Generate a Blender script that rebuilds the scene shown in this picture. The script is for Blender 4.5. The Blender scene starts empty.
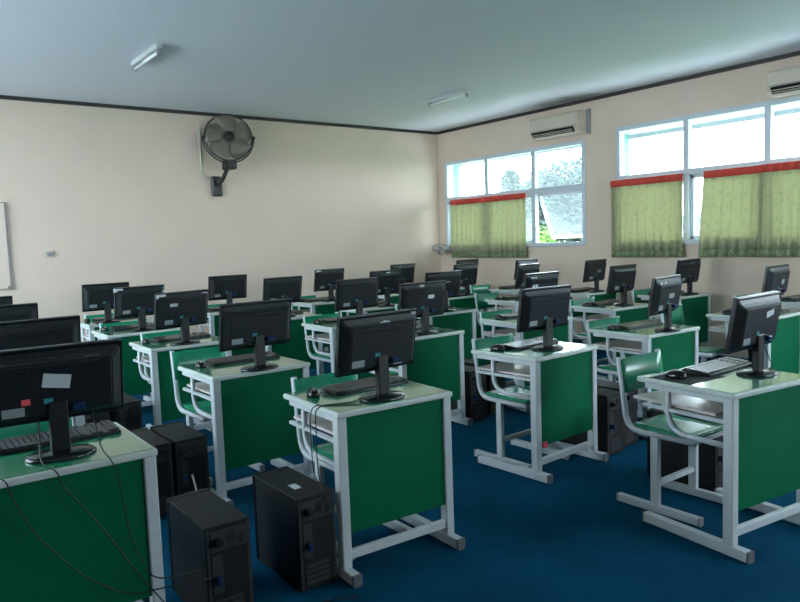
import bpy, bmesh, math, random
from mathutils import Vector, Matrix
random.seed(7)
PI = math.pi
scn = bpy.context.scene
C = scn.collection

# ------------------------------------------------------------------ camera
cam_d = bpy.data.cameras.new('camera'); cam = bpy.data.objects.new('camera', cam_d); C.objects.link(cam)
ROLL, PITCH, YAW, CAMZ = 0.03535, 0.08666, 0.64584, 1.475
fw = Vector((math.sin(YAW)*math.cos(PITCH), math.cos(YAW)*math.cos(PITCH), -math.sin(PITCH)))
r0 = Vector((math.cos(YAW), -math.sin(YAW), 0)); u0 = r0.cross(fw)
rr = math.cos(ROLL)*r0 - math.sin(ROLL)*u0; uu = math.cos(ROLL)*u0 + math.sin(ROLL)*r0
M3 = Matrix((rr, uu, -fw)).transposed()
cam.matrix_world = Matrix.Translation((0, 0, CAMZ)) @ M3.to_4x4()
cam_d.sensor_width = 36; cam_d.lens = 698.5/800*36; cam_d.clip_start = .05; cam_d.clip_end = 300
scn.camera = cam

# ------------------------------------------------------------------ room numbers
XW, YB, ZC = 7.85, 9.2, 3.28          # window wall, fan wall, ceiling
XL, YF = -2.2, -2.8
WT = .16                              # wall thickness
Z0, Z1, ZT = 1.31, 2.76, 2.12         # sill, head and transom heights
WINS = [(6.12, 9.02, [7.06, 8.04], 2.75, 2.12), (2.72, 5.62, [3.70, 4.65], 2.83, 2.165), (-.7, 2.15, [.25, 1.2], 2.83, 2.165)]  # the last window is out of view, added to let in daylight

# ------------------------------------------------------------------ world, daylight, exposure
w = bpy.data.worlds.new('overcast_sky'); scn.world = w; w.use_nodes = True
nt = w.node_tree; nt.nodes.clear()
tc = nt.nodes.new('ShaderNodeTexCoord'); sx = nt.nodes.new('ShaderNodeSeparateXYZ')
cr = nt.nodes.new('ShaderNodeValToRGB'); bg = nt.nodes.new('ShaderNodeBackground'); wo = nt.nodes.new('ShaderNodeOutputWorld')
cr.color_ramp.elements[0].position = 0.0; cr.color_ramp.elements[0].color = (.86, .885, .91, 1)
cr.color_ramp.elements[1].position = .6; cr.color_ramp.elements[1].color = (.80, .87, .96, 1)
nt.links.new(tc.outputs['Generated'], sx.inputs[0]); nt.links.new(sx.outputs['Z'], cr.inputs[0])
nt.links.new(cr.outputs[0], bg.inputs[0]); nt.links.new(bg.outputs[0], wo.inputs[0])
bg.inputs[1].default_value = 1.0
# unseen openings added for more daylight, in the two walls behind the camera: (wall, from, to, sill, head)
ADDED_OPEN = [('L', 3.4, 5.8, .95, 2.95), ('L', 6.2, 8.6, .95, 2.95), ('F', 4.8, 7.4, .95, 2.95)]
def portal(loc, aim, sx_, sz_):       # sky portal on a window opening (sampling only, it gives no light)
    ld = bpy.data.lights.new('window_portal', 'AREA'); ld.shape = 'RECTANGLE'; ld.size = sx_; ld.size_y = sz_
    ld.cycles.is_portal = True
    lo = bpy.data.objects.new('window_portal', ld); C.objects.link(lo); lo.location = loc
    lo.rotation_euler = Vector(aim).to_track_quat('-Z', 'Y').to_euler()
for wl_, a_, b_, c_, d_ in ADDED_OPEN:
    if wl_ == 'L': portal((XL-WT-.02, (a_+b_)/2, (c_+d_)/2), (1, 0, 0), b_-a_, d_-c_)
    else: portal(((a_+b_)/2, YF-WT-.02, (c_+d_)/2), (0, 1, 0), b_-a_, d_-c_)
for y0, y1, _m, zh, _t in WINS:
    portal((XW+WT+.02, (y0+y1)/2, (Z0+zh)/2), (-1, 0, 0), y1-y0, zh-Z0)
scn.view_settings.view_transform = 'Standard'; scn.view_settings.look = 'None'
scn.view_settings.gamma = 1; scn.view_settings.use_curve_mapping = False
scn.view_settings.exposure = 4.15

# ------------------------------------------------------------------ materials
def mat(name, col, rough=.5, metal=0, spec=.5, bump=0, bscale=80, var=0, vscale=6, coat=0, coord='Object'):
    m = bpy.data.materials.new(name); m.use_nodes = True; t = m.node_tree; b = t.nodes['Principled BSDF']
    b.inputs['Base Color'].default_value = (*col, 1); b.inputs['Roughness'].default_value = rough
    b.inputs['Metallic'].default_value = metal; b.inputs['Specular IOR Level'].default_value = spec
    b.inputs['Coat Weight'].default_value = coat; b.inputs['Coat Roughness'].default_value = .08
    tcn = t.nodes.new('ShaderNodeTexCoord')
    if var:
        n = t.nodes.new('ShaderNodeTexNoise'); n.inputs['Scale'].default_value = vscale; n.inputs['Detail'].default_value = 5
        r = t.nodes.new('ShaderNodeValToRGB'); e = r.color_ramp.elements
        e[0].position = .3; e[1].position = .7
        e[0].color = (*[max(0, c*(1-var)) for c in col], 1); e[1].color = (*[min(1, c*(1+var)) for c in col], 1)
        t.links.new(tcn.outputs[coord], n.inputs['Vector']); t.links.new(n.outputs['Fac'], r.inputs[0])
        t.links.new(r.outputs[0], b.inputs['Base Color'])
    if bump:
        n = t.nodes.new('ShaderNodeTexNoise'); n.inputs['Scale'].default_value = bscale; n.inputs['Detail'].default_value = 3
        bp = t.nodes.new('ShaderNodeBump'); bp.inputs['Strength'].default_value = bump; bp.inputs['Distance'].default_value = .01
        t.links.new(tcn.outputs[coord], n.inputs['Vector']); t.links.new(n.outputs['Fac'], bp.inputs['Height']); t.links.new(bp.outputs[0], b.inputs['Normal'])
    return m
M = {}
M['wall'] = mat('cream_paint', (.76, .615, .50), .75, bump=.08, bscale=60, var=.03, vscale=1.2)
M['wallw'] = M['wall']
M['carpet'] = mat('blue_carpet', (.003, .072, .145), .95, spec=.05, bump=.5, bscale=260, var=.22, vscale=2.5)
M['trim'] = mat('dark_brown_cornice', (.035, .03, .028), .5, var=.3, vscale=3)
M['frame'] = mat('pale_window_paint', (.62, .68, .74), .4)
M['steel'] = mat('white_enamel_steel', (.60, .645, .66), .35, var=.05, vscale=8)
M['lam'] = mat('green_laminate', (.012, .26, .12), .2, spec=1.0, var=.06, vscale=5, coat=1)
M['rim'] = mat('white_edge_band', (.60, .66, .62), .3, var=.05, vscale=10)
M['panel'] = mat('dark_green_board', (.001, .135, .056), .6, spec=.1, var=.10, vscale=2.5)
M['seat'] = mat('green_seat_board', (.006, .25, .13), .22, spec=.6)
M['shelf'] = mat('pale_shelf_board', (.72, .62, .60), .2, var=.05, vscale=7)
M['black'] = mat('black_plastic', (.009, .012, .015), .42, spec=.4)
M['bezel'] = mat('glossy_black_plastic', (.009, .011, .014), .2, spec=.5)
M['screen'] = mat('dark_screen', (.008, .009, .011), .1, spec=.5)
M['key'] = mat('dark_keycaps', (.05, .052, .056), .22)
M['case'] = mat('tower_black_paint', (.010, .011, .012), .5, spec=.35, bump=.05, bscale=300)
M['port'] = mat('grey_metal_ports', (.035, .038, .04), .5, metal=.2)
M['cap'] = mat('worn_grey_plastic_cap', (.13, .14, .15), .6)
M['label'] = mat('white_sticker', (.62, .66, .68), .5)
M['grey'] = mat('grey_sticker', (.28, .32, .33), .5)
M['cyan'] = mat('cyan_sticker', (.03, .25, .26), .4)
M['blue'] = mat('blue_plug', (.006, .02, .10), .4)
M['pink'] = mat('pink_tag', (.85, .10, .12), .5)
M['yellow'] = mat('yellow_sticker', (.7, .75, .1), .5)
M['cable'] = mat('black_cable', (.01, .01, .012), .45)
M['cream'] = mat('cream_conduit', (.56, .54, .45), .5)
M['acw'] = mat('aged_white_plastic', (.62, .54, .44), .35)
M['lamp'] = mat('unlit_lamp_enamel', (.55, .58, .58), .3)
M['tube'] = mat('unlit_tube_glass', (.85, .87, .87), .15)
M['board'] = mat('whiteboard_surface', (.77, .63, .53), .3)
M['edge'] = mat('grey_board_edge', (.25, .23, .22), .5)
M['pad'] = mat('dark_cloth_pad', (.02, .022, .026), .8)
M['guard'] = mat('dusty_brown_guard_wire', (.23, .20, .165), .6)
M['cage'] = mat('dark_fan_steel', (.03, .03, .028), .4, metal=.4)
M['blade'] = mat('grey_fan_blade', (.30, .26, .215), .35, metal=.3)
M['fang'] = mat('grey_fan_plastic', (.32, .31, .32), .4)
M['teal'] = mat('teal_post_paint', (.02, .20, .17), .5)
M['eave'] = mat('pale_eave_board', (.34, .42, .47), .7)
M['fascia'] = mat('grey_fascia', (.16, .22, .26), .6)
M['grass'] = mat('outdoor_grass', (.06, .16, .03), .9, var=.3, vscale=1)
M['bounce_paving'] = mat('pale_bounce_concrete', (.66, .66, .63), .9, var=.1, vscale=1)
M['bark'] = mat('tree_bark', (.10, .08, .06), .9)
M['leaf'] = mat('tree_leaves', (.03, .06, .055), .6, var=.3, vscale=2)
M['leafp'] = mat('pale_tree_leaves', (.06, .085, .085), .6, var=.3, vscale=2)
M['leafb'] = mat('bright_shrub_leaves', (.07, .20, .02), .5, var=.3, vscale=2)
M['wire'] = mat('curtain_wire', (.4, .4, .4), .4, metal=.8)
M['red'] = mat('red_curtain_band', (.66, .075, .05), .85)

def ceiling_mat():
    m = mat('blue_grey_ceiling_paint', (.76, .79, .83), .8, bump=.05, bscale=30)
    t = m.node_tree; b = t.nodes['Principled BSDF']
    g = t.nodes.new('ShaderNodeNewGeometry'); sp = t.nodes.new('ShaderNodeSeparateXYZ'); t.links.new(g.outputs['Position'], sp.inputs[0])
    # damp stain on the ceiling above the air conditioner: a blotch of its own shape
    n = t.nodes.new('ShaderNodeTexNoise'); n.inputs['Scale'].default_value = 2.2; n.inputs['Detail'].default_value = 6
    t.links.new(g.outputs['Position'], n.inputs['Vector'])
    vs = t.nodes.new('ShaderNodeVectorMath'); vs.operation = 'SUBTRACT'; vs.inputs[1].default_value = (7.72, 6.3, ZC)
    t.links.new(g.outputs['Position'], vs.inputs[0])
    vm = t.nodes.new('ShaderNodeVectorMath'); vm.operation = 'MULTIPLY'; vm.inputs[1].default_value = (2.2, .75, 1)
    t.links.new(vs.outputs[0], vm.inputs[0])
    ln = t.nodes.new('ShaderNodeVectorMath'); ln.operation = 'LENGTH'; t.links.new(vm.outputs[0], ln.inputs[0])
    ad = t.nodes.new('ShaderNodeMath'); ad.operation = 'ADD'; t.links.new(ln.outputs['Value'], ad.inputs[0])
    mu = t.nodes.new('ShaderNodeMath'); mu.operation = 'MULTIPLY'; mu.inputs[1].default_value = .9; t.links.new(n.outputs['Fac'], mu.inputs[0])
    t.links.new(mu.outputs[0], ad.inputs[1])
    r = t.nodes.new('ShaderNodeValToRGB'); e = r.color_ramp.elements
    e[0].position = .45; e[0].color = (.25, .28, .27, 1); e[1].position = 1.0; e[1].color = (.76, .79, .83, 1)
    t.links.new(ad.outputs[0], r.inputs[0]); t.links.new(r.outputs[0], b.inputs['Base Color'])
    return m
M['ceil'] = ceiling_mat()

def glass_mat():
    m = bpy.data.materials.new('hazed_window_glass'); m.use_nodes = True; t = m.node_tree; t.nodes.clear()
    o = t.nodes.new('ShaderNodeOutputMaterial'); a = t.nodes.new('ShaderNodeBsdfTransparent'); g = t.nodes.new('ShaderNodeBsdfGlossy')
    a.inputs[0].default_value = (.86, .93, .96, 1); g.inputs['Roughness'].default_value = .03
    lw = t.nodes.new('ShaderNodeLayerWeight'); pw = t.nodes.new('ShaderNodeMath'); pw.operation = 'POWER'; pw.inputs[1].default_value = 5
    f = t.nodes.new('ShaderNodeMath'); f.operation = 'MULTIPLY_ADD'; f.inputs[1].default_value = .9; f.inputs[2].default_value = .035
    t.links.new(lw.outputs['Facing'], pw.inputs[0]); t.links.new(pw.outputs[0], f.inputs[0])
    mx = t.nodes.new('ShaderNodeMixShader'); t.links.new(f.outputs[0], mx.inputs[0]); t.links.new(a.outputs[0], mx.inputs[1]); t.links.new(g.outputs[0], mx.inputs[2])
    tr = t.nodes.new('ShaderNodeBsdfTranslucent'); tr.inputs[0].default_value = (.85, .95, 1, 1)
    m2 = t.nodes.new('ShaderNodeMixShader'); m2.inputs[0].default_value = .06  # translucent share puts the pale outdoor haze into the glass
    t.links.new(mx.outputs[0], m2.inputs[1]); t.links.new(tr.outputs[0], m2.inputs[2]); t.links.new(m2.outputs[0], o.inputs[0])
    return m
M['glass'] = glass_mat()

def curtain_mat(name, c1, c2, scale):
    m = bpy.data.materials.new(name); m.use_nodes = True; t = m.node_tree; t.nodes.clear()
    o = t.nodes.new('ShaderNodeOutputMaterial'); d = t.nodes.new('ShaderNodeBsdfDiffuse'); tr = t.nodes.new('ShaderNodeBsdfTranslucent')
    tcn = t.nodes.new('ShaderNodeTexCoord'); v = t.nodes.new('ShaderNodeTexVoronoi'); v.inputs['Scale'].default_value = scale
    r = t.nodes.new('ShaderNodeValToRGB'); e = r.color_ramp.elements
    e[0].position = .25; e[0].color = (*c2, 1); e[1].position = .42; e[1].color = (*c1, 1)
    t.links.new(tcn.outputs['Object'], v.inputs['Vector']); t.links.new(v.outputs['Distance'], r.inputs[0])
    t.links.new(r.outputs[0], d.inputs[0]); t.links.new(r.outputs[0], tr.inputs[0])
    mx = t.nodes.new('ShaderNodeMixShader'); mx.inputs[0].default_value = .42
    t.links.new(d.outputs[0], mx.inputs[1]); t.links.new(tr.outputs[0], mx.inputs[2]); t.links.new(mx.outputs[0], o.inputs[0])
    return m
M['curt'] = curtain_mat('leaf_green_curtain_cloth', (.56, .56, .37), (.50, .51, .34), 13)
M['hem'] = curtain_mat('curtain_hem_pattern', (.36, .44, .24), (.52, .57, .40), 30)

# ------------------------------------------------------------------ mesh helpers
def box(bm, x0, x1, y0, y1, z0, z1, bev=0, seg=1, mtx=None):
    t = bmesh.new(); bmesh.ops.create_cube(t, size=1)
    for v in t.verts:
        v.co = Vector(((x0+x1)/2+v.co.x*(x1-x0), (y0+y1)/2+v.co.y*(y1-y0), (z0+z1)/2+v.co.z*(z1-z0)))
    if bev: bmesh.ops.bevel(t, geom=t.edges[:], offset=bev, segments=seg, affect='EDGES', profile=.5)
    merge(bm, t, mtx)
def merge(bm, t, mtx=None, smooth=False):
    if mtx is not None: t.transform(mtx)
    if smooth:
        for f in t.faces: f.smooth = True
    me = bpy.data.meshes.new('tmp'); t.to_mesh(me); t.free(); bm.from_mesh(me); bpy.data.meshes.remove(me)
def fillet(pts, r, n=5):
    out = [Vector(pts[0])]
    for i in range(1, len(pts)-1):
        a, b, c = Vector(pts[i-1]), Vector(pts[i]), Vector(pts[i+1])
        d1 = (a-b); d2 = (c-b); k = min(r, d1.length*.49, d2.length*.49)
        p, q = b+d1.normalized()*k, b+d2.normalized()*k
        for j in range(n+1):
            s = j/n; out.append(p*(1-s)**2+b*2*s*(1-s)+q*s*s)
    out.append(Vector(pts[-1])); return out
def tube(bm, pts, r, n=8, closed=False, r2=None):
    t = bmesh.new(); rings = []; N = len(pts); pts = [Vector(p) for p in pts]
    up = Vector((0, 0, 1))
    d0 = (pts[1]-pts[0]).normalized()
    if abs(d0.dot(up)) > .9: up = Vector((1, 0, 0))
    for i, p in enumerate(pts):
        if closed: d = (pts[(i+1) % N]-pts[i-1]).normalized()
        else: d = (pts[min(i+1, N-1)]-pts[max(i-1, 0)]).normalized()
        a = d.cross(up)
        if a.length < 1e-4: a = d.cross(Vector((0, 1, 0)))
        a.normalize(); b = a.cross(d).normalized(); up = b
        rad = r if r2 is None else r+(r2-r)*i/(N-1)
        rings.append([t.verts.new(p+rad*(math.cos(2*PI*k/n)*a+math.sin(2*PI*k/n)*b)) for k in range(n)])
    for i in range(N if closed else N-1):
        A, B = rings[i], rings[(i+1) % N]
        for k in range(n): t.faces.new((A[k], A[(k+1) % n], B[(k+1) % n], B[k]))
    if not closed: t.faces.new(rings[0][::-1]); t.faces.new(rings[-1])
    bmesh.ops.recalc_face_normals(t, faces=t.faces[:])
    merge(bm, t, None, True)
def lathe(bm, prof, n=24, mtx=None, sx=1, sy=1):
    t = bmesh.new(); rings = []
    for r, z in prof: rings.append([t.verts.new((r*math.cos(2*PI*k/n)*sx, r*math.sin(2*PI*k/n)*sy, z)) for k in range(n)])
    for A, B in zip(rings, rings[1:]):
        for k in range(n): t.faces.new((A[k], A[(k+1) % n], B[(k+1) % n], B[k]))
    t.faces.new(rings[0][::-1]); t.faces.new(rings[-1])
    bmesh.ops.recalc_face_normals(t, faces=t.faces[:])
    merge(bm, t, mtx, True)
def torus(bm, R, r, n=40, m=6, mtx=None):
    t = bmesh.new(); rings = []
    for i in range(n):
        a = 2*PI*i/n
        rings.append([t.verts.new(((R+r*math.cos(2*PI*k/m))*math.cos(a), (R+r*math.cos(2*PI*k/m))*math.sin(a), r*math.sin(2*PI*k/m))) for k in range(m)])
    for i in range(n):
        A, B = rings[i], rings[(i+1) % n]
        for k in range(m): t.faces.new((A[k], B[k], B[(k+1) % m], A[(k+1) % m]))
    merge(bm, t, mtx, True)
def obj(name, bm, m, parent=None):
    me = bpy.data.meshes.new(name); bm.to_mesh(me); bm.free(); me.materials.append(m)
    o = bpy.data.objects.new(name, me); C.objects.link(o)
    if parent is not None: o.parent = parent
    return o
def tag(o, label, cat, group=None):
    o['label'] = label; o['category'] = cat
    if group: o['group'] = group
    return o
def thing(name, label, cat, loc=(0, 0, 0), rz=0, group=None):
    o = bpy.data.objects.new(name, None); C.objects.link(o); o.empty_display_size = .1
    o.location = loc; o.rotation_euler = (0, 0, rz)
    return tag(o, label, cat, group)
def struct(name, bm, m, parent=None):
    o = obj(name, bm, m, parent)
    if parent is None: o['kind'] = 'structure'
    return o
def B(*a, **k):
    bm = bmesh.new(); box(bm, *a, **k); return bm
def dup(root, loc, rz, label, group=None):
    r = root.copy(); C.objects.link(r); r.location = loc; r.rotation_euler = (0, 0, rz); r['label'] = label
    if group: r['group'] = group
    for ch in list(root.children):
        c = ch.copy(); C.objects.link(c); c.parent = r
        for g in list(ch.children):
            d = g.copy(); C.objects.link(d); d.parent = c
    return r

# ------------------------------------------------------------------ room shell
struct('floor', B(XL-WT, XW+WT, YF-WT, YB+WT, -.1, 0), M['carpet'])
struct('ceiling', B(XL-WT, XW+WT, YF-WT, YB+WT, ZC, ZC+.1), M['ceil'])
struct('wall_back', B(XL-WT, XW+WT, YB, YB+WT, 0, ZC), M['wall'])
for wl_, nm, lo_, hi_ in (('L', 'wall_left', YF, YB), ('F', 'wall_front', XL-WT, XW+WT)):
    bm = bmesh.new(); ops = [o for o in ADDED_OPEN if o[0] == wl_]
    def seg_(a, b, c, d):
        if wl_ == 'L': box(bm, XL-WT, XL, a, b, c, d)
        else: box(bm, a, b, YF-WT, YF, c, d)
    seg_(lo_, hi_, 0, .95); seg_(lo_, hi_, 2.95, ZC)
    es = [lo_]+[v for o in ops for v in (o[1], o[2])]+[hi_]
    for i in range(0, len(es), 2): seg_(es[i], es[i+1], .95, 2.95)
    struct(nm, bm, M['wall'])
    for i, o in enumerate(ops):
        bm = bmesh.new(); a, b = o[1], o[2]; n_ = 3
        def fb(p, q, c, d):
            if wl_ == 'L': box(bm, XL-.09, XL-.03, p, q, c, d)
            else: box(bm, p, q, YF-.09, YF-.03, c, d)
        fb(a, b, .95, 1.0); fb(a, b, 2.9, 2.95); fb(a, b, 2.1, 2.15)
        for k in range(n_+1): fb(max(a, a+(b-a)*k/n_-.025), min(b, a+(b-a)*k/n_+.025), .95, 2.95)
        wn = struct('window_%d' % (4+i+(0 if wl_ == 'L' else 4)), bm, M['frame'])  # added windows, out of view, that brighten the room
        g = B(XL-.062, XL-.058, a, b, 1.0, 2.9) if wl_ == 'L' else B(a, b, YF-.062, YF-.058, 1.0, 2.9)
        struct('pane', g, M['glass'], wn)
bm = bmesh.new()
box(bm, XW, XW+WT, YF, YB, 0, Z0); box(bm, XW, XW+WT, YF, YB, 2.83, ZC); box(bm, XW, XW+WT, 6.12, 9.02, 2.75, 2.83)
ys = [YF]+[v for y0, y1 in sorted(w_[:2] for w_ in WINS) for v in (y0, y1)]+[YB]
for i in range(0, len(ys), 2): box(bm, XW, XW+WT, ys[i], ys[i+1], Z0, 2.83)
struct('wall_right', bm, M['wall'])
tn = 0
for b in ((XL, XW, YB-.03, YB), (XW-.03, XW, YF, YB-.03), (XL, XL+.03, YF, YB-.03), (XL+.03, XW-.03, YF, YF+.03)):
    tn += 1; struct('trim_%d' % tn, B(*b, ZC-.042, ZC), M['trim'])

# windows: fixed upper lights, lower sashes hinged at the top
FX0, FX1 = XW+.005, XW+.075
for wi, (y0, y1, mul, Z1, ZT) in enumerate(WINS):
    bm = bmesh.new(); fwid = .055
    box(bm, FX0-.02, FX1, y0, y1, Z1-fwid, Z1, .004); box(bm, FX0-.03, FX1+.003, y0, y1, Z0, Z0+fwid, .004)
    box(bm, FX0-.023, FX1-.002, y0+.001, y0+fwid, Z0+.002, Z1-.002, .004); box(bm, FX0-.023, FX1-.002, y1-fwid, y1-.001, Z0+.002, Z1-.002, .004)
    box(bm, FX0-.017, FX1-.003, y0+.01, y1-.01, ZT-.035, ZT+.04, .004)
    for y in mul: box(bm, FX0-.014, FX1-.006, y-.035, y+.035, Z0+.01, Z1-.01, .004)
    wo_ = struct('window_%d' % (wi+1), bm, M['frame'])
    edges = [y0+fwid]+[v for y in mul for v in (y-.035, y+.035)]+[y1-fwid]
    for i in range(0, 6, 2):
        a, b = edges[i], edges[i+1]
        # upper fixed light with its thin bead
        bm = B(FX0+.03, FX0+.034, a, b, ZT+.04, Z1-fwid)
        struct('upper_pane', bm, M['glass'], wo_)
        h = ZT-.035-(Z0+fwid); W_ = b-a-.01
        opening = {(0, 0): 24, (1, 2): 16, (2, 0): 10}.get((wi, i//2), 0)
        s = bmesh.new(); sw = .04
        box(s, -.02, .02, 0, W_, -h, -h+sw, .003); box(s, -.02, .02, 0, W_, -sw, 0, .003)
        box(s, -.02, .02, 0, sw, -h, 0, .003); box(s, -.02, .02, W_-sw, W_, -h, 0, .003)
        g = B(-.003, .003, sw, W_-sw, -h+sw, -sw)
        mt = Matrix.Translation((FX1-.025, a+.005, ZT-.037)) @ Matrix.Rotation(-math.radians(opening), 4, 'Y')
        s.transform(mt); g.transform(mt)
        so = struct('window_sash', s, M['frame'], wo_); struct('lower_pane', g, M['glass'], so)

# ------------------------------------------------------------------ outside
struct('ground', B(XW+WT+3.2, 80, -40, 70, -.5, -.35), M['grass'])
struct('bounce_paving', B(-20, XW+WT+3.2, -20, 30, -.55, -.38), M['bounce_paving'])  # unseen pale ground, added to bounce daylight up to the ceiling
struct('eave_soffit', B(XW+WT, 9.2, YF, 13, 2.92, 2.99), M['eave'])
struct('eave_fascia', B(9.2, 9.24, YF, 13, 2.86, 3.08), M['fascia'])
t = obj('veranda_post', B(9.02, 9.16, 10.1, 10.24, -.38, 2.92, .005), M['teal']); tag(t, 'teal painted veranda post outside the window beside the room corner', 'post')
t = obj('veranda_post', B(9.02, 9.16, 6.33, 6.46, -.38, 2.92, .005), M['teal']); tag(t, 'teal painted veranda post seen in the left pane of the right-hand window', 'post')
def leaves(bm, c, rad, n, s):
    for _ in range(n):
        while True:
            p = Vector((random.uniform(-1, 1), random.uniform(-1, 1), random.uniform(-1, 1)))
            if .35 < p.length < 1: break
        p = Vector((c[0]+p.x*rad[0], c[1]+p.y*rad[1], c[2]+p.z*rad[2]))
        q = Matrix.Rotation(random.uniform(0, 6.28), 3, 'Z') @ Matrix.Rotation(random.uniform(0, 3.14), 3, 'X')
        k = s*random.uniform(.6, 1.3)
        vs = [bm.verts.new(p+q @ Vector(v)*k) for v in ((-1, 0, 0), (0, -.45, .12), (1, 0, 0), (0, .45, .12))]
        bm.faces.new(vs)
def tree(name, label, loc, h, blobs, m, s=.16, n=900, tr=.13, group=None):
    r = thing(name, label, 'tree' if 'tree' in name else 'shrub', loc, 0, group)
    b = bmesh.new(); tube(b, [(0, 0, 0), (.05, .03, h*.4), (0, 0, h*.8)], tr, 8, r2=tr*.35)
    for (x, y, z, rx, rz) in blobs: tube(b, [(0, 0, h*.35), (x*.5, y*.5, z*.8), (x, y, z)], tr*.35, 6, r2=tr*.12)
    obj('trunk', b, M['bark'], r)
    b = bmesh.new()
    for (x, y, z, rx, rz) in blobs: leaves(b, (x, y, z), (rx, rx, rz), n, s)
    obj('foliage', b, m, r)
tree('round_tree', 'dense rounded tree behind the window pane under the air conditioner', (20, 16.2, -.35), 4,
     [(0, -.2, 3.3, 1.7, 1.2), (0, 1.1, 2.9, 1.3, 1.1), (.2, -1.4, 2.8, 1.2, 1.1), (0, .1, 2, 1.9, 1.1)], M['leaf'], n=7000, s=.085)
tree('conical_tree', 'pale pointed tree seen through the middle pane beside the teal post', (26, 23.2, -.35), 6,
     [(0, 0, 2.5, 1.5, 1.5), (0, -.2, 3.8, 1.0, 1.2), (0, -.9, 3, .9, 1.2), (0, 1.6, 3.2, .9, 1.4), (0, 1.7, 4.4, .5, .8)], M['leafp'], n=2500, s=.10)
tree('conical_tree', 'slope of darker foliage between the pointed tree and the round tree', (23, 19.5, -.35), 4.4,
     [(0, 0, 3.2, 1.1, 1.1), (0, 1.0, 2.3, 1.2, 1.1), (0, -1.0, 2.9, 1.1, 1.2)], M['leaf'], n=5000, s=.09)
tree('leafy_tree', 'low leafy tree seen in the gap between the curtains', (20, 11.2, -.35), 3,
     [(0, 0, 1.5, 1.3, 1.0), (0, .8, .9, 1.2, .8), (0, -1, 1.0, 1.2, .9)], M['leafp'], n=4500, s=.08)
tree('garden_shrub', 'bright green shrub behind the open window sash', (13.5, 12.0, -.35), 2,
     [(0, 0, 1.2, .55, .9), (0, -.5, .9, .5, .8), (0, .5, 1.3, .5, .9), (0, -1.3, .9, .6, .7)], M['leafb'], s=.05, n=3000, tr=.05)

# ------------------------------------------------------------------ curtains
def curtain(label, ya, yb, x=XW-.052, zt=2.11, zb=1.15, amp=.018, wl=.115, skew=0):
    r = thing('curtain', label, 'curtain', (x, (ya+yb)/2, zb), 0, 'green curtains with red tops')
    L = yb-ya; n = int(L/.012); ph = random.random()*6
    def strip(z0, z1, k, off=0):
        t = bmesh.new(); rows = []
        for j in range(k+1):
            z = z0+(z1-z0)*j/k; f = (z-zb)/(zt-zb); row = []
            for i in range(n+1):
                s = i/n; y = -L/2+s*L
                a = amp*(1.15-.55*f)
                xx = a*math.sin(2*PI*y/wl+ph+.8*math.sin(y*5+ph))+a*.35*math.sin(2*PI*y/(wl*.47)+2*f+ph)
                yy = y*(1+.012*(1-f)*math.sin(3*s))+skew*(1-f)*(.5+s)
                row.append(t.verts.new((xx+off, yy, z-zb)))
            rows.append(row)
        for A, B_ in zip(rows, rows[1:]):
            for i in range(n): t.faces.new((A[i], A[i+1], B_[i+1], B_[i]))
        for f_ in t.faces: f_.smooth = True
        return t
    def solid(o):
        md = o.modifiers.new('thickness', 'SOLIDIFY'); md.thickness = .002; md.offset = 0
    solid(obj('curtain_cloth', strip(zb+.085, zt-.085, 10), M['curt'], r))
    solid(obj('curtain_header', strip(zt-.085, zt, 2), M['red'], r))
    solid(obj('curtain_hem', strip(zb, zb+.085, 2), M['hem'], r))
curtain('green curtain half nearest the room corner, red top, on the corner window', 7.965, 8.84)
curtain('green curtain half meeting it at a dark fold, on the corner window', 7.17, 7.95)
curtain('narrow green curtain with red top left of the uncovered window gap', 4.66, 5.68, zt=2.15, skew=-.01)
curtain('wide green curtain with red top right of the uncovered window gap', 3.715, 4.40, zt=2.15, skew=.05)
curtain('green curtain with red top at the right edge of the photo', 2.70, 3.74, x=XW-.10, zt=2.15)
for lab, a, b, z in (('thin curtain wire along the corner window transom', 6.9, 8.95, 2.09), ('thin curtain wire along the right-hand window transom', 2.66, 5.72, 2.13)):
    bm = bmesh.new(); tube(bm, [(XW-.022, a, z), (XW-.022, b, z)], .002, 6)
    for y in (a+.01, b-.01): tube(bm, [(XW-.022, y, z), (XW+.004, y, z)], .003, 6)
    tag(obj('curtain_wire', bm, M['wire']), lab, 'curtain wire')

# ------------------------------------------------------------------ air conditioners
def ac(label, y0, y1, z0=2.83, z1=3.12):
    L = y1-y0; d = .21; r = thing('air_conditioner', label, 'air conditioner', (XW, (y0+y1)/2, z0), 0, 'wall air conditioners')
    h = z1-z0
    prof = [(0, 0), (-.13, 0), (-.19, .05), (-d, .09), (-d, h-.02), (-d+.02, h), (0, h)]
    t = bmesh.new(); A = [t.verts.new((x, -L/2, z)) for x, z in prof]; Bv = [t.verts.new((x, L/2, z)) for x, z in prof]
    t.faces.new(A); t.faces.new(Bv[::-1])
    for i in range(len(prof)):
        j = (i+1) % len(prof); t.faces.new((A[j], A[i], Bv[i], Bv[j]))
    bmesh.ops.recalc_face_normals(t, faces=t.faces[:])
    obj('housing', t, M['acw'], r)
    obj('front_panel', B(-d-.008, -d, -L/2+.03, L/2-.02, .105, h-.025, .003), M['acw'], r)
    obj('panel_seam', B(-d-.004, -d+.004, -L/2+.02, L/2-.02, .094, .101), M['edge'], r)
    mt = Matrix.Translation((-.197, 0, .052)) @ Matrix.Rotation(math.radians(-36), 4, 'Y')
    obj('air_outlet', B(-.012, .004, -L/2+.08, L/2-.05, -.035, .042, mtx=mt), M['black'], r)
    for k in (-.014, .012):
        obj('louvre', B(-.026, .002, -L/2+.1, L/2-.06, k-.003, k+.003, mtx=mt), M['acw'], r)
    obj('side_conduit', B(-.04, 0, -L/2-.05, -L/2, -.02, h+.02, .003), M['fang'], r)
ac('white wall air conditioner above the corner window', 6.07, 6.93)
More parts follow.
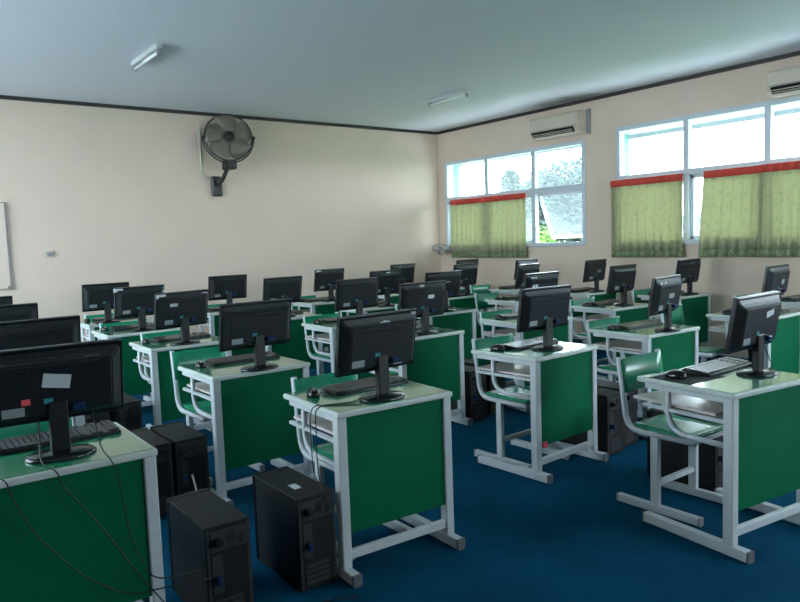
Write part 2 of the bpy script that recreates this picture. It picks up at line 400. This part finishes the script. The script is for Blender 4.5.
ac('white wall air conditioner at the upper right edge of the photo', 2.72, 3.62, 2.84, 3.10)

# ------------------------------------------------------------------ wall fan (large)
F = thing('wall_fan', 'large dark caged wall fan high on the cream back wall', 'fan', (3.85, YB, 2.30))
obj('wall_bracket', B(-.075, .075, -.06, 0, -.14, .13, .02), M['cage'], F)
bm = bmesh.new(); tube(bm, fillet([(0, -.04, .02), (0, -.24, .06), (.08, -.27, .25)], .08), .028, 8)
obj('arm', bm, M['cage'], F)
obj('motor_box', B(.03, .17, -.36, -.16, .20, .33, .02, 2), M['cage'], F)
fm = Matrix.Translation((.09, -.30, .62)) @ Matrix.Rotation(math.radians(-16), 4, 'Z') @ Matrix.Rotation(math.radians(90-8), 4, 'X')
FM = fm  # local z points to the room
RF = .30
bm = bmesh.new()
for s in (1, -1):
    for k in range(64):
        a = 2*PI*k/64
        pts = [(rr_*math.cos(a+.25*(1-rr_/RF)), rr_*math.sin(a+.25*(1-rr_/RF)), s*.085*math.sqrt(max(0, 1-(rr_/RF)**2.4))) for rr_ in (.06, .13, .2, .25, .285, RF)]
        tube(bm, pts, .0024, 4)
for R_, z in ((RF, 0), (.25, .05), (.25, -.05), (.2, .072), (.2, -.072), (.12, .082)): torus(bm, R_, .003 if R_ < RF else .007, mtx=Matrix.Translation((0, 0, z)))
bm.transform(fm); obj('guard', bm, M['guard'], F)
bm = bmesh.new(); torus(bm, RF+.012, .010, mtx=Matrix.Rotation(0, 4, 'X')); 
ring = bmesh.new(); t_pts = [((RF+.035)*math.cos(a), (RF+.035)*math.sin(a), -.02) for a in [PI+i*PI/24 for i in range(25)]]
tube(bm, t_pts, .010, 8); ring.free()
for s in (1, -1): lathe(bm, [(.022, 0), (.022, .05)], 10, Matrix.Translation((s*(RF+.0), 0, -.005)) @ Matrix.Rotation(s*PI/2, 4, 'Y'))
tube(bm, [(0, -RF-.035, -.02), (0, -RF-.1, -.03)], .02, 8)
bm.transform(fm); obj('yoke', bm, M['cage'], F)
for k in range(5):
    t = bmesh.new(); g = []
    for i in range(7):
        s = i/6; rr_ = .05+.245*s; wd = .07+.07*math.sin(s*2.4); a0 = 2*PI*k/5+.5*s
        g.append([t.verts.new((rr_*math.cos(a0)-q*wd*math.sin(a0), rr_*math.sin(a0)+q*wd*math.cos(a0), q*.03)) for q in (-1, 0, 1)])
    for A, Bb in zip(g, g[1:]):
        for i in range(2): t.faces.new((A[i], A[i+1], Bb[i+1], Bb[i]))
    for f_ in t.faces: f_.smooth = True
    t.transform(fm); o = obj('blade', t, M['blade'], F); md = o.modifiers.new('th', 'SOLIDIFY'); md.thickness = .004
bm = bmesh.new(); lathe(bm, [(.05, -.2), (.075, -.17), (.075, -.05), (.06, -.03), (.06, .085), (.02, .1)], 18, fm); obj('motor', bm, M['cage'], F)
bm = bmesh.new(); lathe(bm, [(.06, .086), (.055, .1), (.01, .104)], 18, fm); obj('hub_cap', bm, M['cage'], F)
bm = bmesh.new(); tube(bm, fillet([(3.66, YB-.012, 3.06), (3.655, YB-.012, 2.46), (3.79, YB-.03, 2.38)], .05), .014, 6)
box(bm, 3.635, 3.685, YB-.03, YB, 3.04, 3.10, .004)
tag(obj('fan_power_cable', bm, M['cream']), 'cream cable running down the wall to the large fan', 'cable')
# small fan in the corner
S = thing('wall_fan', 'small grey fan on the wall in the corner below the window', 'fan', (XW, 8.90, 1.30))
obj('wall_plate', B(-.03, 0, -.05, .05, -.07, .05, .006), M['fang'], S)
bm = bmesh.new(); tube(bm, [(-.02, 0, -.01), (-.13, .02, -.06), (-.18, .03, -.02)], .018, 8); obj('arm', bm, M['fang'], S)
sm = Matrix.Translation((-.22, .03, 0)) @ Matrix.Rotation(math.radians(-18), 4, 'Y') @ Matrix.Rotation(math.radians(30), 4, 'X')
bm = bmesh.new()
for R_, z in ((.15, 0), (.12, .03), (.08, .04), (.12, -.03)): torus(bm, R_, .004, 30, 5, Matrix.Translation((0, 0, z)))
for k in range(24):
    a = 2*PI*k/24
    for s in (1, -1): tube(bm, [(.03*math.cos(a), .03*math.sin(a), s*.045), (.11*math.cos(a), .11*math.sin(a), s*.035), (.15*math.cos(a), .15*math.sin(a), 0)], .0018, 4)
bm.transform(sm); obj('guard', bm, M['fang'], S)
bm = bmesh.new(); lathe(bm, [(.03, -.1), (.05, -.08), (.05, -.03), (.03, 0), (.03, .045)], 14, sm); obj('motor', bm, M['fang'], S)
t = bmesh.new()
for k in range(3):
    a = 2*PI*k/3
    vs = [t.verts.new((r_*math.cos(a+b_), r_*math.sin(a+b_), z_)) for r_, b_, z_ in ((.03, -.3, 0), (.12, -.35, -.01), (.13, .3, .015), (.03, .5, .01))]; t.faces.new(vs)
t.transform(sm); o = obj('blade_set', t, M['acw'], S); md = o.modifiers.new('th', 'SOLIDIFY'); md.thickness = .003

# ------------------------------------------------------------------ ceiling lamps, board, socket
def lamp(label, x, y, L=.74, rz=0):
    r = thing('ceiling_lamp', label, 'lamp', (x, y, ZC), rz, 'unlit ceiling tube lamps')
    obj('batten', B(-.03, .03, -L/2, L/2, -.04, 0, .004), M['lamp'], r)
    bm = bmesh.new(); tube(bm, [(0, -L/2+.03, -.065), (0, L/2-.03, -.065)], .015, 10); obj('lamp_tube', bm, M['tube'], r)
    for s in (1, -1): obj('lamp_holder', B(-.02, .02, s*(L/2-.02)-.012, s*(L/2-.02)+.012, -.083, -.035, .003), M['fang'], r)
lamp('unlit tube lamp on the ceiling nearer the fan', 2.19, 6.68)
lamp('unlit tube lamp on the ceiling nearer the air conditioner', 5.98, 6.78)
W_ = thing('whiteboard', 'pale board with a thin grey edge on the back wall at the left', 'board', (.2, YB, 1.08), 0)
obj('board_surface', B(-1.1, 1.08, -.02, 0, 0, .98), M['board'], W_)
bm = bmesh.new()
box(bm, 1.075, 1.095, -.03, 0, -.01, .99); box(bm, -1.1, 1.095, -.028, 0, .98, .99); box(bm, -1.1, 1.095, -.028, 0, -.01, 0)
obj('board_frame', bm, M['edge'], W_)
obj('corner_clip', B(1.05, 1.1, -.034, 0, -.015, .03), M['edge'], W_)
S_ = thing('wall_socket', 'small pale power socket on the back wall right of the board', 'socket', (1.71, YB, 1.46))
obj('face_plate', B(-.05, .05, -.014, 0, -.04, .04, .004), M['acw'], S_)
obj('plug', B(-.03, .03, -.045, -.012, -.02, .02, .006), M['fang'], S_)

# ------------------------------------------------------------------ desk
DW, DD = .63, .53
def make_desk():
    r = thing('school_desk', '', 'desk', group='green school desks in rows')
    obj('tabletop', B(0, DW, -.01, DD, .724, .750, .007, 2), M['rim'], r)
    obj('top_inlay', B(.014, DW-.014, .004, DD-.014, .750, .7515, .0005), M['lam'], r)
    obj('modesty_panel', B(.05, DW-.05, .012, .026, .20, .724, .002), M['panel'], r)
    obj('shelf', B(.052, DW-.052, .05, .53, .616, .630, .002), M['shelf'], r)
    obj('crossbar', B(.05, DW-.05, .008, .036, .085, .125, .004), M['steel'], r)
    for s in (0, 1):
        x0 = .005 if s == 0 else DW-.05
        xc = x0+.022
        obj('foot_rail', B(x0, x0+.045, -.075, .50, .004, .052, .004), M['steel'], r)
        for y0, y1 in ((-.079, -.066), (.492, .504)):
            bm = bmesh.new(); box(bm, x0-.001, x0+.046, y0, y1, .002, .0535, .003); box(bm, x0+.01, x0+.035, y0+.001, y1-.001, 0, .01); obj('foot_cap', bm, M['cap'], r)
        obj('post', B(x0, x0+.045, .0, .05, .05, .725, .004), M['steel'], r)
        bm = bmesh.new()
        tube(bm, fillet([(xc, .36, .724), (xc, .36, .50), (xc, .05, .50)], .12, 7), .0145, 8)
        obj('side_tube', bm, M['steel'], r)
        bm = bmesh.new(); box(bm, x0+.008, x0+.036, .05, DD-.04, .698, .724, .003); box(bm, x0+.012, x0+.034, .05, .51, .600, .616, .002)
        obj('side_rail', bm, M['steel'], r)
    return r
CW = .40
def make_chair():
    r = thing('school_chair', '', 'chair', group='green school chairs behind the desks')
    a = math.radians(6)
    for s in (0, 1):
        xc = .018 if s == 0 else CW-.018
        obj('foot_rail', B(xc-.018, xc+.018, 0, .48, .004, .045, .004), M['steel'], r)
        for y0, y1 in ((-.004, .008), (.472, .484)):
            bm = bmesh.new(); box(bm, xc-.019, xc+.019, y0, y1, .003, .046, .002); box(bm, xc-.01, xc+.01, y0+.001, y1-.001, 0, .01); obj('foot_cap', bm, M['fang'], r)
        obj('leg', B(xc-.016, xc+.016, .23, .275, .045, .405, .003), M['steel'], r)
        bm = bmesh.new(); tube(bm, fillet([(xc, .03, .415), (xc, .425, .415), (xc, .445, .60), (xc, .475, .80)], .12, 7), .016, 8)
        obj('side_frame', bm, M['steel'], r)
    bm = bmesh.new(); box(bm, .03, CW-.03, .238, .266, .14, .168, .003)
    obj('stretcher', bm, M['steel'], r)
    for y in (.05, .36): obj('seat_support', B(.036, CW-.036, y, y+.025, .395, .42, .003), M['steel'], r)
    t = bmesh.new(); nx, ny = 6, 10; g = []
    for j in range(ny+1):
        y = .03+.37*j/ny; g.append([t.verts.new((.034+(CW-.068)*i/nx, y, .424+.012*(2*j/ny-1)**4)) for i in range(nx+1)])
    for A, Bb in zip(g, g[1:]):
        for i in range(nx): t.faces.new((A[i], A[i+1], Bb[i+1], Bb[i]))
    for f_ in t.faces: f_.smooth = True
    o = obj('seat', t, M['seat'], r); md = o.modifiers.new('th', 'SOLIDIFY'); md.thickness = .012; md.offset = 1
    t = bmesh.new(); g = []
    for j in range(3):
        z = .61+.18*j/2; g.append([t.verts.new((.012+(CW-.024)*i/8, .434+(z-.6)*.15+.014*(1-(i/4-1)**2)+.0, z)) for i in range(9)])
    for A, Bb in zip(g, g[1:]):
        for i in range(8): t.faces.new((A[i], A[i+1], Bb[i+1], Bb[i]))
    for f_ in t.faces: f_.smooth = True
    o = obj('backrest', t, M['seat'], r); md = o.modifiers.new('th', 'SOLIDIFY'); md.thickness = .012; md.offset = 0
    return r

# ------------------------------------------------------------------ monitor, keyboard, mouse, tower
TILT = math.radians(9)
def make_monitor():
    r = thing('computer_monitor', '', 'monitor', group='black flat monitors on the desks')
    bm = bmesh.new(); lathe(bm, [(.115, 0), (.118, .006), (.11, .013), (.05, .02), (.03, .024)], 28, None, 1, .76); obj('stand_base', bm, M['bezel'], r)
    bm = bmesh.new(); box(bm, -.032, .032, -.022, .012, .018, .20, .006, 2); obj('stand_neck', bm, M['black'], r)
    pm = Matrix.Translation((0, .012, .26)) @ Matrix.Rotation(TILT, 4, 'X')      # local y+ = the screen side
    W2, H2 = .23, .137
    bm = bmesh.new(); box(bm, -W2, W2, -.004, .022, -H2, H2, .004, 2, pm); obj('bezel', bm, M['bezel'], r)
    # rear shell: a stepped, tapering bulge
    t = bmesh.new()
    def ring(hx, z0, z1, y): return [t.verts.new(v) for v in ((-hx, y, z0), (hx, y, z0), (hx, y, z1), (-hx, y, z1))]
    R1 = ring(.221, -.122, .122, -.004); R2 = ring(.205, -.114, .098, -.017); R3 = ring(.185, -.10, .085, -.036); 
    for A, Bb in ((R1, R2), (R2, R3)):
        for i in range(4): t.faces.new((A[i], A[(i+1) % 4], Bb[(i+1) % 4], Bb[i]))
    t.faces.new(R3); bmesh.ops.recalc_face_normals(t, faces=t.faces[:])
    bmesh.ops.bevel(t, geom=[e for e in t.edges if not e.is_boundary], offset=.005, segments=2, affect='EDGES')
    t.transform(pm); sh = obj('rear_shell', t, M['black'], r)
    bm = bmesh.new()
    for k in range(14): box(bm, -.12+k*.0185, -.11+k*.0185, -.038, -.034, .060, .064, mtx=pm)
    obj('vent_slots', bm, M['screen'], sh)
    obj('screen', B(-.213, .213, .0215, .0228, -.112, .118, mtx=pm), M['screen'], r)
    obj('video_plug', B(.045, .085, -.062, -.034, -.092, -.066, .004, mtx=pm), M['blue'], r)
    obj('logo_mark', B(-.045, -.015, -.0375, -.035, -.060, -.040, .001, mtx=pm), M['cyan'], r)
    obj('rating_label', B(-.175, -.105, -.0372, -.035, -.094, -.062, mtx=pm), M['grey'], r)
    return r
PM = Matrix.Translation((0, .012, .26)) @ Matrix.Rotation(TILT, 4, 'X')
def sticker(parent, u, v, ww, hh, m='label', rot=0, name='sticker', y=None):
    d = -.0375 if (abs(u) < .18 and -.095 < v < .08) else -.0085
    if y is not None: d = y
    if d > -.02: dep = .012
    else: dep = .002
    mt = PM @ Matrix.Translation((u, d, v)) @ Matrix.Rotation(math.radians(rot), 4, 'Y')
    o = obj(name, B(-ww/2, ww/2, 0, dep, -hh/2, hh/2, mtx=mt), M[m], parent); return o
def make_keyboard():
    r = thing('keyboard', '', 'keyboard', group='black keyboards behind the monitors')
    t = bmesh.new(); pr = [(-.075, 0), (-.075, .012), (.07, .024), (.075, .018), (.075, 0)]
    A = [t.verts.new((-.22, y, z)) for y, z in pr]; Bv = [t.verts.new((.22, y, z)) for y, z in pr]
    t.faces.new(A); t.faces.new(Bv[::-1])
    for i in range(len(pr)):
        j = (i+1) % len(pr); t.faces.new((A[j], A[i], Bv[i], Bv[j]))
    bmesh.ops.recalc_face_normals(t, faces=t.faces[:])
    bmesh.ops.bevel(t, geom=t.edges[:], offset=.003, segments=1, affect='EDGES'); obj('key_tray', t, M['black'], r)
    bm = bmesh.new(); sl = Matrix.Translation((0, -.0025, .0175)) @ Matrix.Rotation(math.atan2(.012, .145), 4, 'X')
    for j in range(6):
        y = .054-j*.0205-(0 if j else -.004)
        for i in range(21):
            if i in (15, 18): continue
            if j == 5 and i in (4, 5, 6, 7, 8): continue
            x = -.207+i*.0207; box(bm, x-.0085, x+.0085, y-.0085, y+.0085, 0, .007, mtx=sl)
    box(bm, -.134, -.032, -.0570, -.040, 0, .007, mtx=sl)
    box(bm, -.216, .216, -.058, .064, -.001, .0012, mtx=sl)
    o = obj('keycaps', bm, M['key'], r)
    return r
def make_mouse():
    r = thing('computer_mouse', '', 'mouse', group='black mice beside the keyboards')
    t = bmesh.new(); bmesh.ops.create_uvsphere(t, u_segments=16, v_segments=10, radius=1)
    for v in t.verts:
        z = max(v.co.z, -.25); v.co = Vector((v.co.x*.031*(1-.1*v.co.y), v.co.y*.054, .009+z*.03*(1-.18*v.co.y)))
    for v in t.verts: v.co.z = max(.001, v.co.z)
    for f_ in t.faces: f_.smooth = True
    obj('mouse_shell', t, M['bezel'], r)
    bm = bmesh.new(); lathe(bm, [(.009, -.004), (.011, 0), (.009, .004)], 12, Matrix.Translation((0, -.026, .031)) @ Matrix.Rotation(PI/2, 4, 'Y')); obj('scroll_wheel', bm, M['fang'], r)
    return r
TW, TD, TH = .185, .43, .415
def make_tower():
    r = thing('computer_tower', '', 'computer tower', group='black computer towers on the carpet')
    obj('case', B(-TW/2, TW/2, 0, TD-.03, .012, TH, .004), M['case'], r)
    bm = bmesh.new(); box(bm, -TW/2-.002, TW/2+.002, TD-.03, TD, .010, TH+.003, .01, 3); f = obj('front_cover', bm, M['bezel'], r)
    for k in range(2): obj('drive_bay', B(-.075, .075, TD-.002, TD+.003, TH-.09-k*.05, TH-.05-k*.05, .002), M['case'], f)
    bm = bmesh.new(); lathe(bm, [(.012, 0), (.012, .006)], 14, Matrix.Translation((0, TD-.001, .2)) @ Matrix.Rotation(-PI/2, 4, 'X')); obj('power_button', bm, M['port'], f)
    bm = bmesh.new()
    box(bm, -.088, -.076, -.002, .002, .02, TH-.01)   # folded rim of the rear
    box(bm, .076, .088, -.002, .002, .02, TH-.01); obj('rear_rim', bm, M['port'], r)
    bm = bmesh.new(); box(bm, -.072, .072, -.003, .001, TH-.10, TH-.018, .002)
    obj('power_supply_plate', bm, M['port'], r)
    bm = bmesh.new()
    for R_ in (.014, .024, .034): torus(bm, R_, .0022, 20, 5, Matrix.Translation((.03, -.004, TH-.058)) @ Matrix.Rotation(PI/2, 4, 'X'))
    obj('fan_grille', bm, M['black'], r)
    obj('power_plug', B(-.062, -.03, -.035, -.002, TH-.075, TH-.045, .004), M['black'], r)
    obj('port_block', B(-.072, -.028, -.004, .001, .15, .30, .001), M['port'], r)
    obj('video_plug', B(-.062, -.042, -.034, -.003, .19, .222, .003), M['blue'], r)
    bm = bmesh.new()
    for k in range(4): box(bm, -.065, .05, -.004, .001, .035+k*.024, .050+k*.024, .001)
    obj('slot_covers', bm, M['port'], r)
    bm = bmesh.new()
    for x, z in ((-.072, 0), (.072, 0)):
        for y in (.04, TD-.07): box(bm, x-.012, x+.012, y-.012, y+.012, 0, .013)
    obj('rubber_foot_set', bm, M['cable'], r)
    return r

# ------------------------------------------------------------------ placement
ROWN = {0: 'sixth row from the fan wall', 1: 'fifth row from the fan wall', 2: 'fourth row from the fan wall', 3: 'third row from the fan wall', 4: 'second row from the fan wall', 5: 'back row by the fan wall'}
COLN = {'a': 'leftmost column', 'b': 'second column from left', 'c': 'third column from left', 'd': 'fourth column from left', 'e': 'second column from windows', 'f': 'column nearest windows'}
DESK = {'a1': (.15, 2.54, 0), 'b1': (1.53, 2.51, -2.5), 'c1': (3.09, 2.79, 3), 'c0': (2.97, 1.54, -7), 'b2': (1.465, 3.71, .8),
 'b3': (1.57, 5.12, 0), 'c3': (3.1, 5.1, 0), 'c2': (3.06, 4.07, 0), 'd3': (4.25, 5.19, 0), 'd2': (4.27, 4.03, -5), 'e3': (5.68, 5.37, 0),
 'e2': (5.6, 4.07, -2), 'd1': (4.3, 2.84, -2.5), 'f2': (6.98, 4.22, -2), 'e1': (5.69, 2.66, 0), 'b4': (1.56, 6.25, 0), 'b5': (1.66, 7.3, 1),
 'c4': (3.0, 6.15, 0), 'c5': (2.9, 7.3, 0), 'd4': (4.18, 6.2, 0), 'd5': (4.2, 7.35, 0), 'e4': (5.57, 6.45, 0), 'e5': (5.45, 7.55, 0),
 'f3': (6.87, 5.35, 0), 'f4': (6.87, 6.52, 0), 'f5': (6.82, 7.64, 0), 'f1': (7.0, 2.78, 0), 'a2': (.18, 3.76, 0), 'a3': (.24, 4.97, 0), 'a4': (.2, 6.1, 0)}
MON = {'b1': (1.81, 2.53, 4.2), 'b2': (1.75, 3.68, 2.4), 'c1': (3.37, 2.89, 0), 'd1': (4.50, 2.82, 5.5), 'c0': (3.44, 1.60, 2),
 'c2': (3.34, 4.09, 2.6), 'c3': (3.41, 5.10, 2.4), 'b5': (1.84, 7.31, 3.9), 'b4': (1.87, 6.30, 8.7), 'b3': (1.83, 5.12, 15), 'c5': (3.18, 7.40, 1.4),
 'c4': (3.27, 6.24, 7.7), 'd5': (4.49, 7.47, 3.5), 'd4': (4.46, 6.23, 1.7), 'e5': (5.76, 7.62, 3.3), 'd3': (4.46, 5.25, -3.7), 'f5': (7.09, 7.75, -.5),
 'e4': (5.91, 6.5, 3.9), 'f4': (7.17, 6.63, .1), 'e3': (5.97, 5.50, 7.0), 'd2': (4.60, 4.09, 0), 'f3': (7.13, 5.44, 2.2), 'e2': (5.92, 4.19, .2),
 'f2': (7.28, 4.28, -3.1), 'e1': (6.09, 2.77, .9), 'f1': (7.35, 2.9, 0), 'a1': (.46, 2.62, -3), 'a2': (.58, 3.78, 3), 'a3': (.60, 5.05, 0), 'a4': (.61, 6.15, 0)}
CHAIR = {'c0': (3.175, 1.81, 0), 'b1': (1.65, 2.66, 0), 'c1': (3.17, 2.93, 2), 'd1': (4.40, 2.98, -2), 'd2': (4.37, 4.16, -3), 'b2': (1.55, 4.10, 3),
 'e1': (5.58, 3.05, 6), 'f1': (6.90, 3.12, -4), 'e3': (5.80, 5.72, 0), 'f4': (6.80, 6.88, 0)}
order = sorted(DESK)
def where(k): return '%s, %s' % (ROWN[int(k[1])], COLN[k[0]])
big = {
 'desk': {'c0': 'green school desk at the right edge with a dark mouse pad on it',
          'b1': 'green school desk in the centre foreground with two towers left of it',
          'a1': 'dark green school desk in the bottom left corner of the photo',
          'c1': 'green school desk with a small pink tag above its front crossbar'},
 'chair': {'c0': 'green school chair fully visible at the right, pulled out behind the nearest desk',
           'b1': 'green school chair behind the centre foreground desk',
           'c1': 'green school chair tucked behind the desk with the pink tag'},
 'monitor': {'c0': 'black monitor at right with tilted white label and blue plug on its back',
             'b1': 'large black monitor on the centre foreground desk with torn white sticker on top',
             'a1': 'largest black monitor in the left foreground with crooked white sticker',
             'c1': 'black monitor on the desk with the pink tag',
             'd1': 'black monitor with two round white stickers near its upper left corner',
             'd2': 'black monitor with two pairs of white stickers at its upper left',
             'b3': 'black monitor turned askew with white labels at both upper corners'}}
def lab(kind, k, base): return big.get(kind, {}).get(k) or '%s, %s' % (base, where(k))
dk = make_desk(); ch = make_chair(); mo = make_monitor(); kb = make_keyboard(); ms = make_mouse(); tw = make_tower()
used = set()
def put(proto, loc, rz, label):
    if proto.name in used: return dup(proto, loc, rz, label)
    used.add(proto.name); proto.location = loc; proto.rotation_euler = (0, 0, rz); proto['label'] = label; return proto
R = math.radians
placed_m = {}
# the first copy of a monitor keeps plain parts; stickers are added after all are placed
for k in order:
    x, y, a = DESK[k]; a = R(a)
    dko = put(dk, (x, y, 0), a, lab('desk', k, 'green and white school desk'))
    if k == 'c0':                        # this shelf is pulled out towards the chair
        for q in dko.children:
            if q.name.split('.')[0] == 'shelf': q.location = (0, .07, .002)
    c, s = math.cos(a), math.sin(a)
    def loc(u, v, z): return (x+u*c-v*s, y+u*s+v*c, z)
    if k in CHAIR: cx, cy, ca = CHAIR[k]; cl = (cx, cy, 0); ca = R(ca)
    else: cl = loc(.115+random.uniform(-.01, .02), .15+random.uniform(0, .1), 0); ca = a+R(random.uniform(-2, 3))
    put(ch, cl, ca, lab('chair', k, 'green school chair'))
    mx, my, ma = MON[k]
    o = put(mo, (mx+.03+(.06 if k[0] in 'def' else 0), my+(.045 if k[0] in 'def' else .075), .7515), R(ma+(4 if k[0] in 'def' else 0)), lab('monitor', k, 'black monitor')); placed_m[k] = o
    ko = {'c0': (.44, .385, 8), 'b1': (.37, .36, 4), 'c1': (.37, .34, 3), 'd1': (.36, .34, 2)}.get(k, (.37, .38, random.uniform(-5, 6)))
    l = loc(ko[0], ko[1], .7515)
    zk = .7515+(.002 if k == 'c0' else 0)
    put(kb, (l[0], l[1], zk), a+R(ko[2]), ('black keyboard with shiny keys behind the monitor at right' if k == 'c0' else lab('kb', k, 'black keyboard')))
    mm = {'c0': (.095, .37), 'b1': (.082, .37)}.get(k, (.085, .38+random.uniform(-.04, .03)))
    l = loc(mm[0], mm[1], zk)
    put(ms, l, a+R(random.uniform(-15, 15)), ('black mouse on the dark mouse pad' if k == 'c0' else lab('ms', k, 'black mouse')))
    if k == 'c0':
        bm = B(-.16, .13, -.13, .10, 0, .002, .0006)
        o = obj('mouse_pad', bm, M['pad']); o.location = loc(.175, .37, .7515); o.rotation_euler = (0, 0, a+R(3)); tag(o, 'dark mouse pad under the mouse on the right-hand desk', 'mouse pad')

TOW = {'a1': (1.015, 2.50, 0), 'b1': (1.425, 2.53, 0), 'a2': (1.145, 3.77, 0), 'b2': (1.348, 3.77, 0), 'a3': (1.12, 4.95, 0), 'b3': (1.35, 4.98, 0),
 'c1': (3.85, 2.78, 0), 'd1': (4.08, 2.83, 3), 'c2': (3.81, 4.05, 0), 'd2': (4.08, 4.1, 0), 'c3': (3.85, 5.15, 0), 'd3': (4.12, 5.2, 0),
 'c0': (3.73, 1.98, 0), 'e1': (6.44, 2.72, 0), 'f1': (6.78, 2.8, 0), 'e2': (6.36, 4.1, 0), 'f2': (6.83, 4.25, 0), 'e3': (6.42, 5.4, 0), 'b4': (1.38, 6.2, 0)}
twl = {'a1': 'black computer tower in the lower foreground, left of the two nearest', 'b1': 'black computer tower with a small white label on top, beside the centre desk',
 'a2': 'black computer tower just past the corner of the left foreground desk', 'b2': 'black computer tower with grey rear ports facing forward beside a desk leg',
 'c0': 'black computer tower under the right-hand desk behind its green panel'}
for k in sorted(TOW):
    x, y, a = TOW[k]
    o = put(tw, (x, y, 0), R(a), twl.get(k) or 'black computer tower beside desk, %s' % where(k))
    TOW[k] = o
def top_label(o, x, y, w_, h_, m='label'):
    obj('paper_label', B(x-w_/2, x+w_/2, y-h_/2, y+h_/2, TH, TH+.001), M[m], o)
top_label(TOW['b1'], -.02, .15, .035, .065)

# stickers that tell the monitors apart
P = placed_m
sticker(P['a1'], .0, .02, .09, .05, rot=10); sticker(P['a1'], -.10, -.045, .028, .022, 'pink'); sticker(P['a1'], .12, .09, .05, .012, 'grey', 0, y=-.0215)
sticker(P['b1'], .0, .095, .03, .012, rot=-15, y=-.021); sticker(P['b1'], .03, .095, .032, .014, rot=12, y=-.021)
sticker(P['b1'], .11, -.105, .05, .02, y=-.022); sticker(P['b1'], .20, .12, .03, .012, 'grey', y=-.010)
sticker(P['c0'], .07, .045, .075, .032, rot=-12)
sticker(P['d1'], -.155, .09, .034, .034, y=-.024); sticker(P['d1'], -.09, .09, .034, .034, y=-.024); sticker(P['d1'], .02, .0, .09, .034, 'grey')
for u in (-.16, -.12): sticker(P['d2'], u, .10, .032, .02, y=-.02); sticker(P['d2'], u, .035, .032, .024)
sticker(P['b3'], -.19, .115, .075, .03); sticker(P['b3'], -.10, .05, .065, .024); sticker(P['b3'], .19, .108, .05, .022); 
sticker(P['b4'], -.2, .115, .08, .03); sticker(P['b4'], .20, .08, .04, .02, y=-.018); sticker(P['b4'], .215, .11, .02, .014, 'cyan')
sticker(P['d5'], -.19, .118, .07, .022); sticker(P['c2'], .05, .03, .06, .028); sticker(P['c2'], -.03, .112, .045, .018, y=-.012)
sticker(P['e5'], -.08, .09, .03, .026, 'yellow', y=-.022); sticker(P['e4'], -.17, .05, .03, .03, 'yellow'); sticker(P['d4'], .02, .11, .05, .02, y=-.012)
sticker(P['f3'], .03, .0, .09, .03, 'grey'); sticker(P['f2'], .03, .10, .07, .008, 'grey', y=-.02); sticker(P['e1'], .05, .0, .06, .04, 'grey'); sticker(P['d3'], .02, .04, .07, .012, 'grey')
sticker(P['a3'], -.1, .11, .03, .012, 'grey', y=-.015); sticker(P['a2'], .13, -.02, .05, .016, 'grey', 20)

# pink tag on the crossbar side of the middle desk
o = obj('pink_tag', B(-.02, .02, -.012, .0, -.018, .018, .003), M['pink']); o.location = (3.155, 2.79, .215); o.rotation_euler = (0, 0, R(3))
tag(o, 'small pink tag stuck to the lower left of the middle desk panel', 'tag')

# ------------------------------------------------------------------ cables
def cable(label, pts, r=.0026, m='cable', fil=.06):
    bm = bmesh.new(); tube(bm, fillet(pts, fil, 6), r, 6)
    tag(obj('cable', bm, M[m]), label, 'cable', 'loose computer cables')
cable('black cable falling from the left foreground monitor across the green panel', [(.42, 2.66, .90), (.40, 2.56, .77), (.44, 2.505, .752), (.45, 2.515, .70), (.55, 2.515, .55), (.68, 2.505, .31), (.78, 2.50, .15), (.95, 2.48, .02)])
cable('black cable hanging straight near the right side of the left foreground panel', [(.60, 2.68, .90), (.60, 2.58, .77), (.61, 2.505, .755), (.63, 2.51, .70), (.66, 2.515, .45), (.72, 2.50, .28), (.90, 2.49, .27)])
cable('black cable sagging low across the left foreground panel', [(.25, 2.60, .756), (.29, 2.505, .755), (.30, 2.51, .70), (.36, 2.515, .55), (.50, 2.515, .36), (.64, 2.505, .25), (.84, 2.49, .24), (.95, 2.49, .22)])
cable('black cable dropping from the mouse beside the centre foreground desk leg', [(1.80, 2.70, .765), (1.72, 2.62, .7545), (1.55, 2.66, .7545), (1.515, 2.66, .74), (1.512, 2.66, .50), (1.50, 2.60, .30), (1.44, 2.49, .24)])
cable('second black cable dropping down the left side of the centre foreground desk', [(1.70, 2.56, .7545), (1.60, 2.62, .7545), (1.525, 2.70, .753), (1.508, 2.70, .70), (1.50, 2.68, .45), (1.47, 2.55, .42), (1.46, 2.49, .36)])
cable('black cable lying on the carpet in front of the two nearest towers', [(1.0, 2.47, .20), (1.08, 2.42, .02), (1.2, 2.38, .006), (1.4, 2.42, .006), (1.5, 2.36, .006)])
cable('white cable bundle behind the tower beside the desk leg', [(1.33, 3.74, .22), (1.34, 3.70, .12), (1.30, 3.66, .02), (1.22, 3.62, .008), (1.26, 3.55, .008)], .005, 'cream')
cable('black cable trailing behind the right-hand monitor', [(3.50, 1.66, .90), (3.54, 1.63, .78), (3.56, 1.68, .756), (3.60, 1.78, .756)])
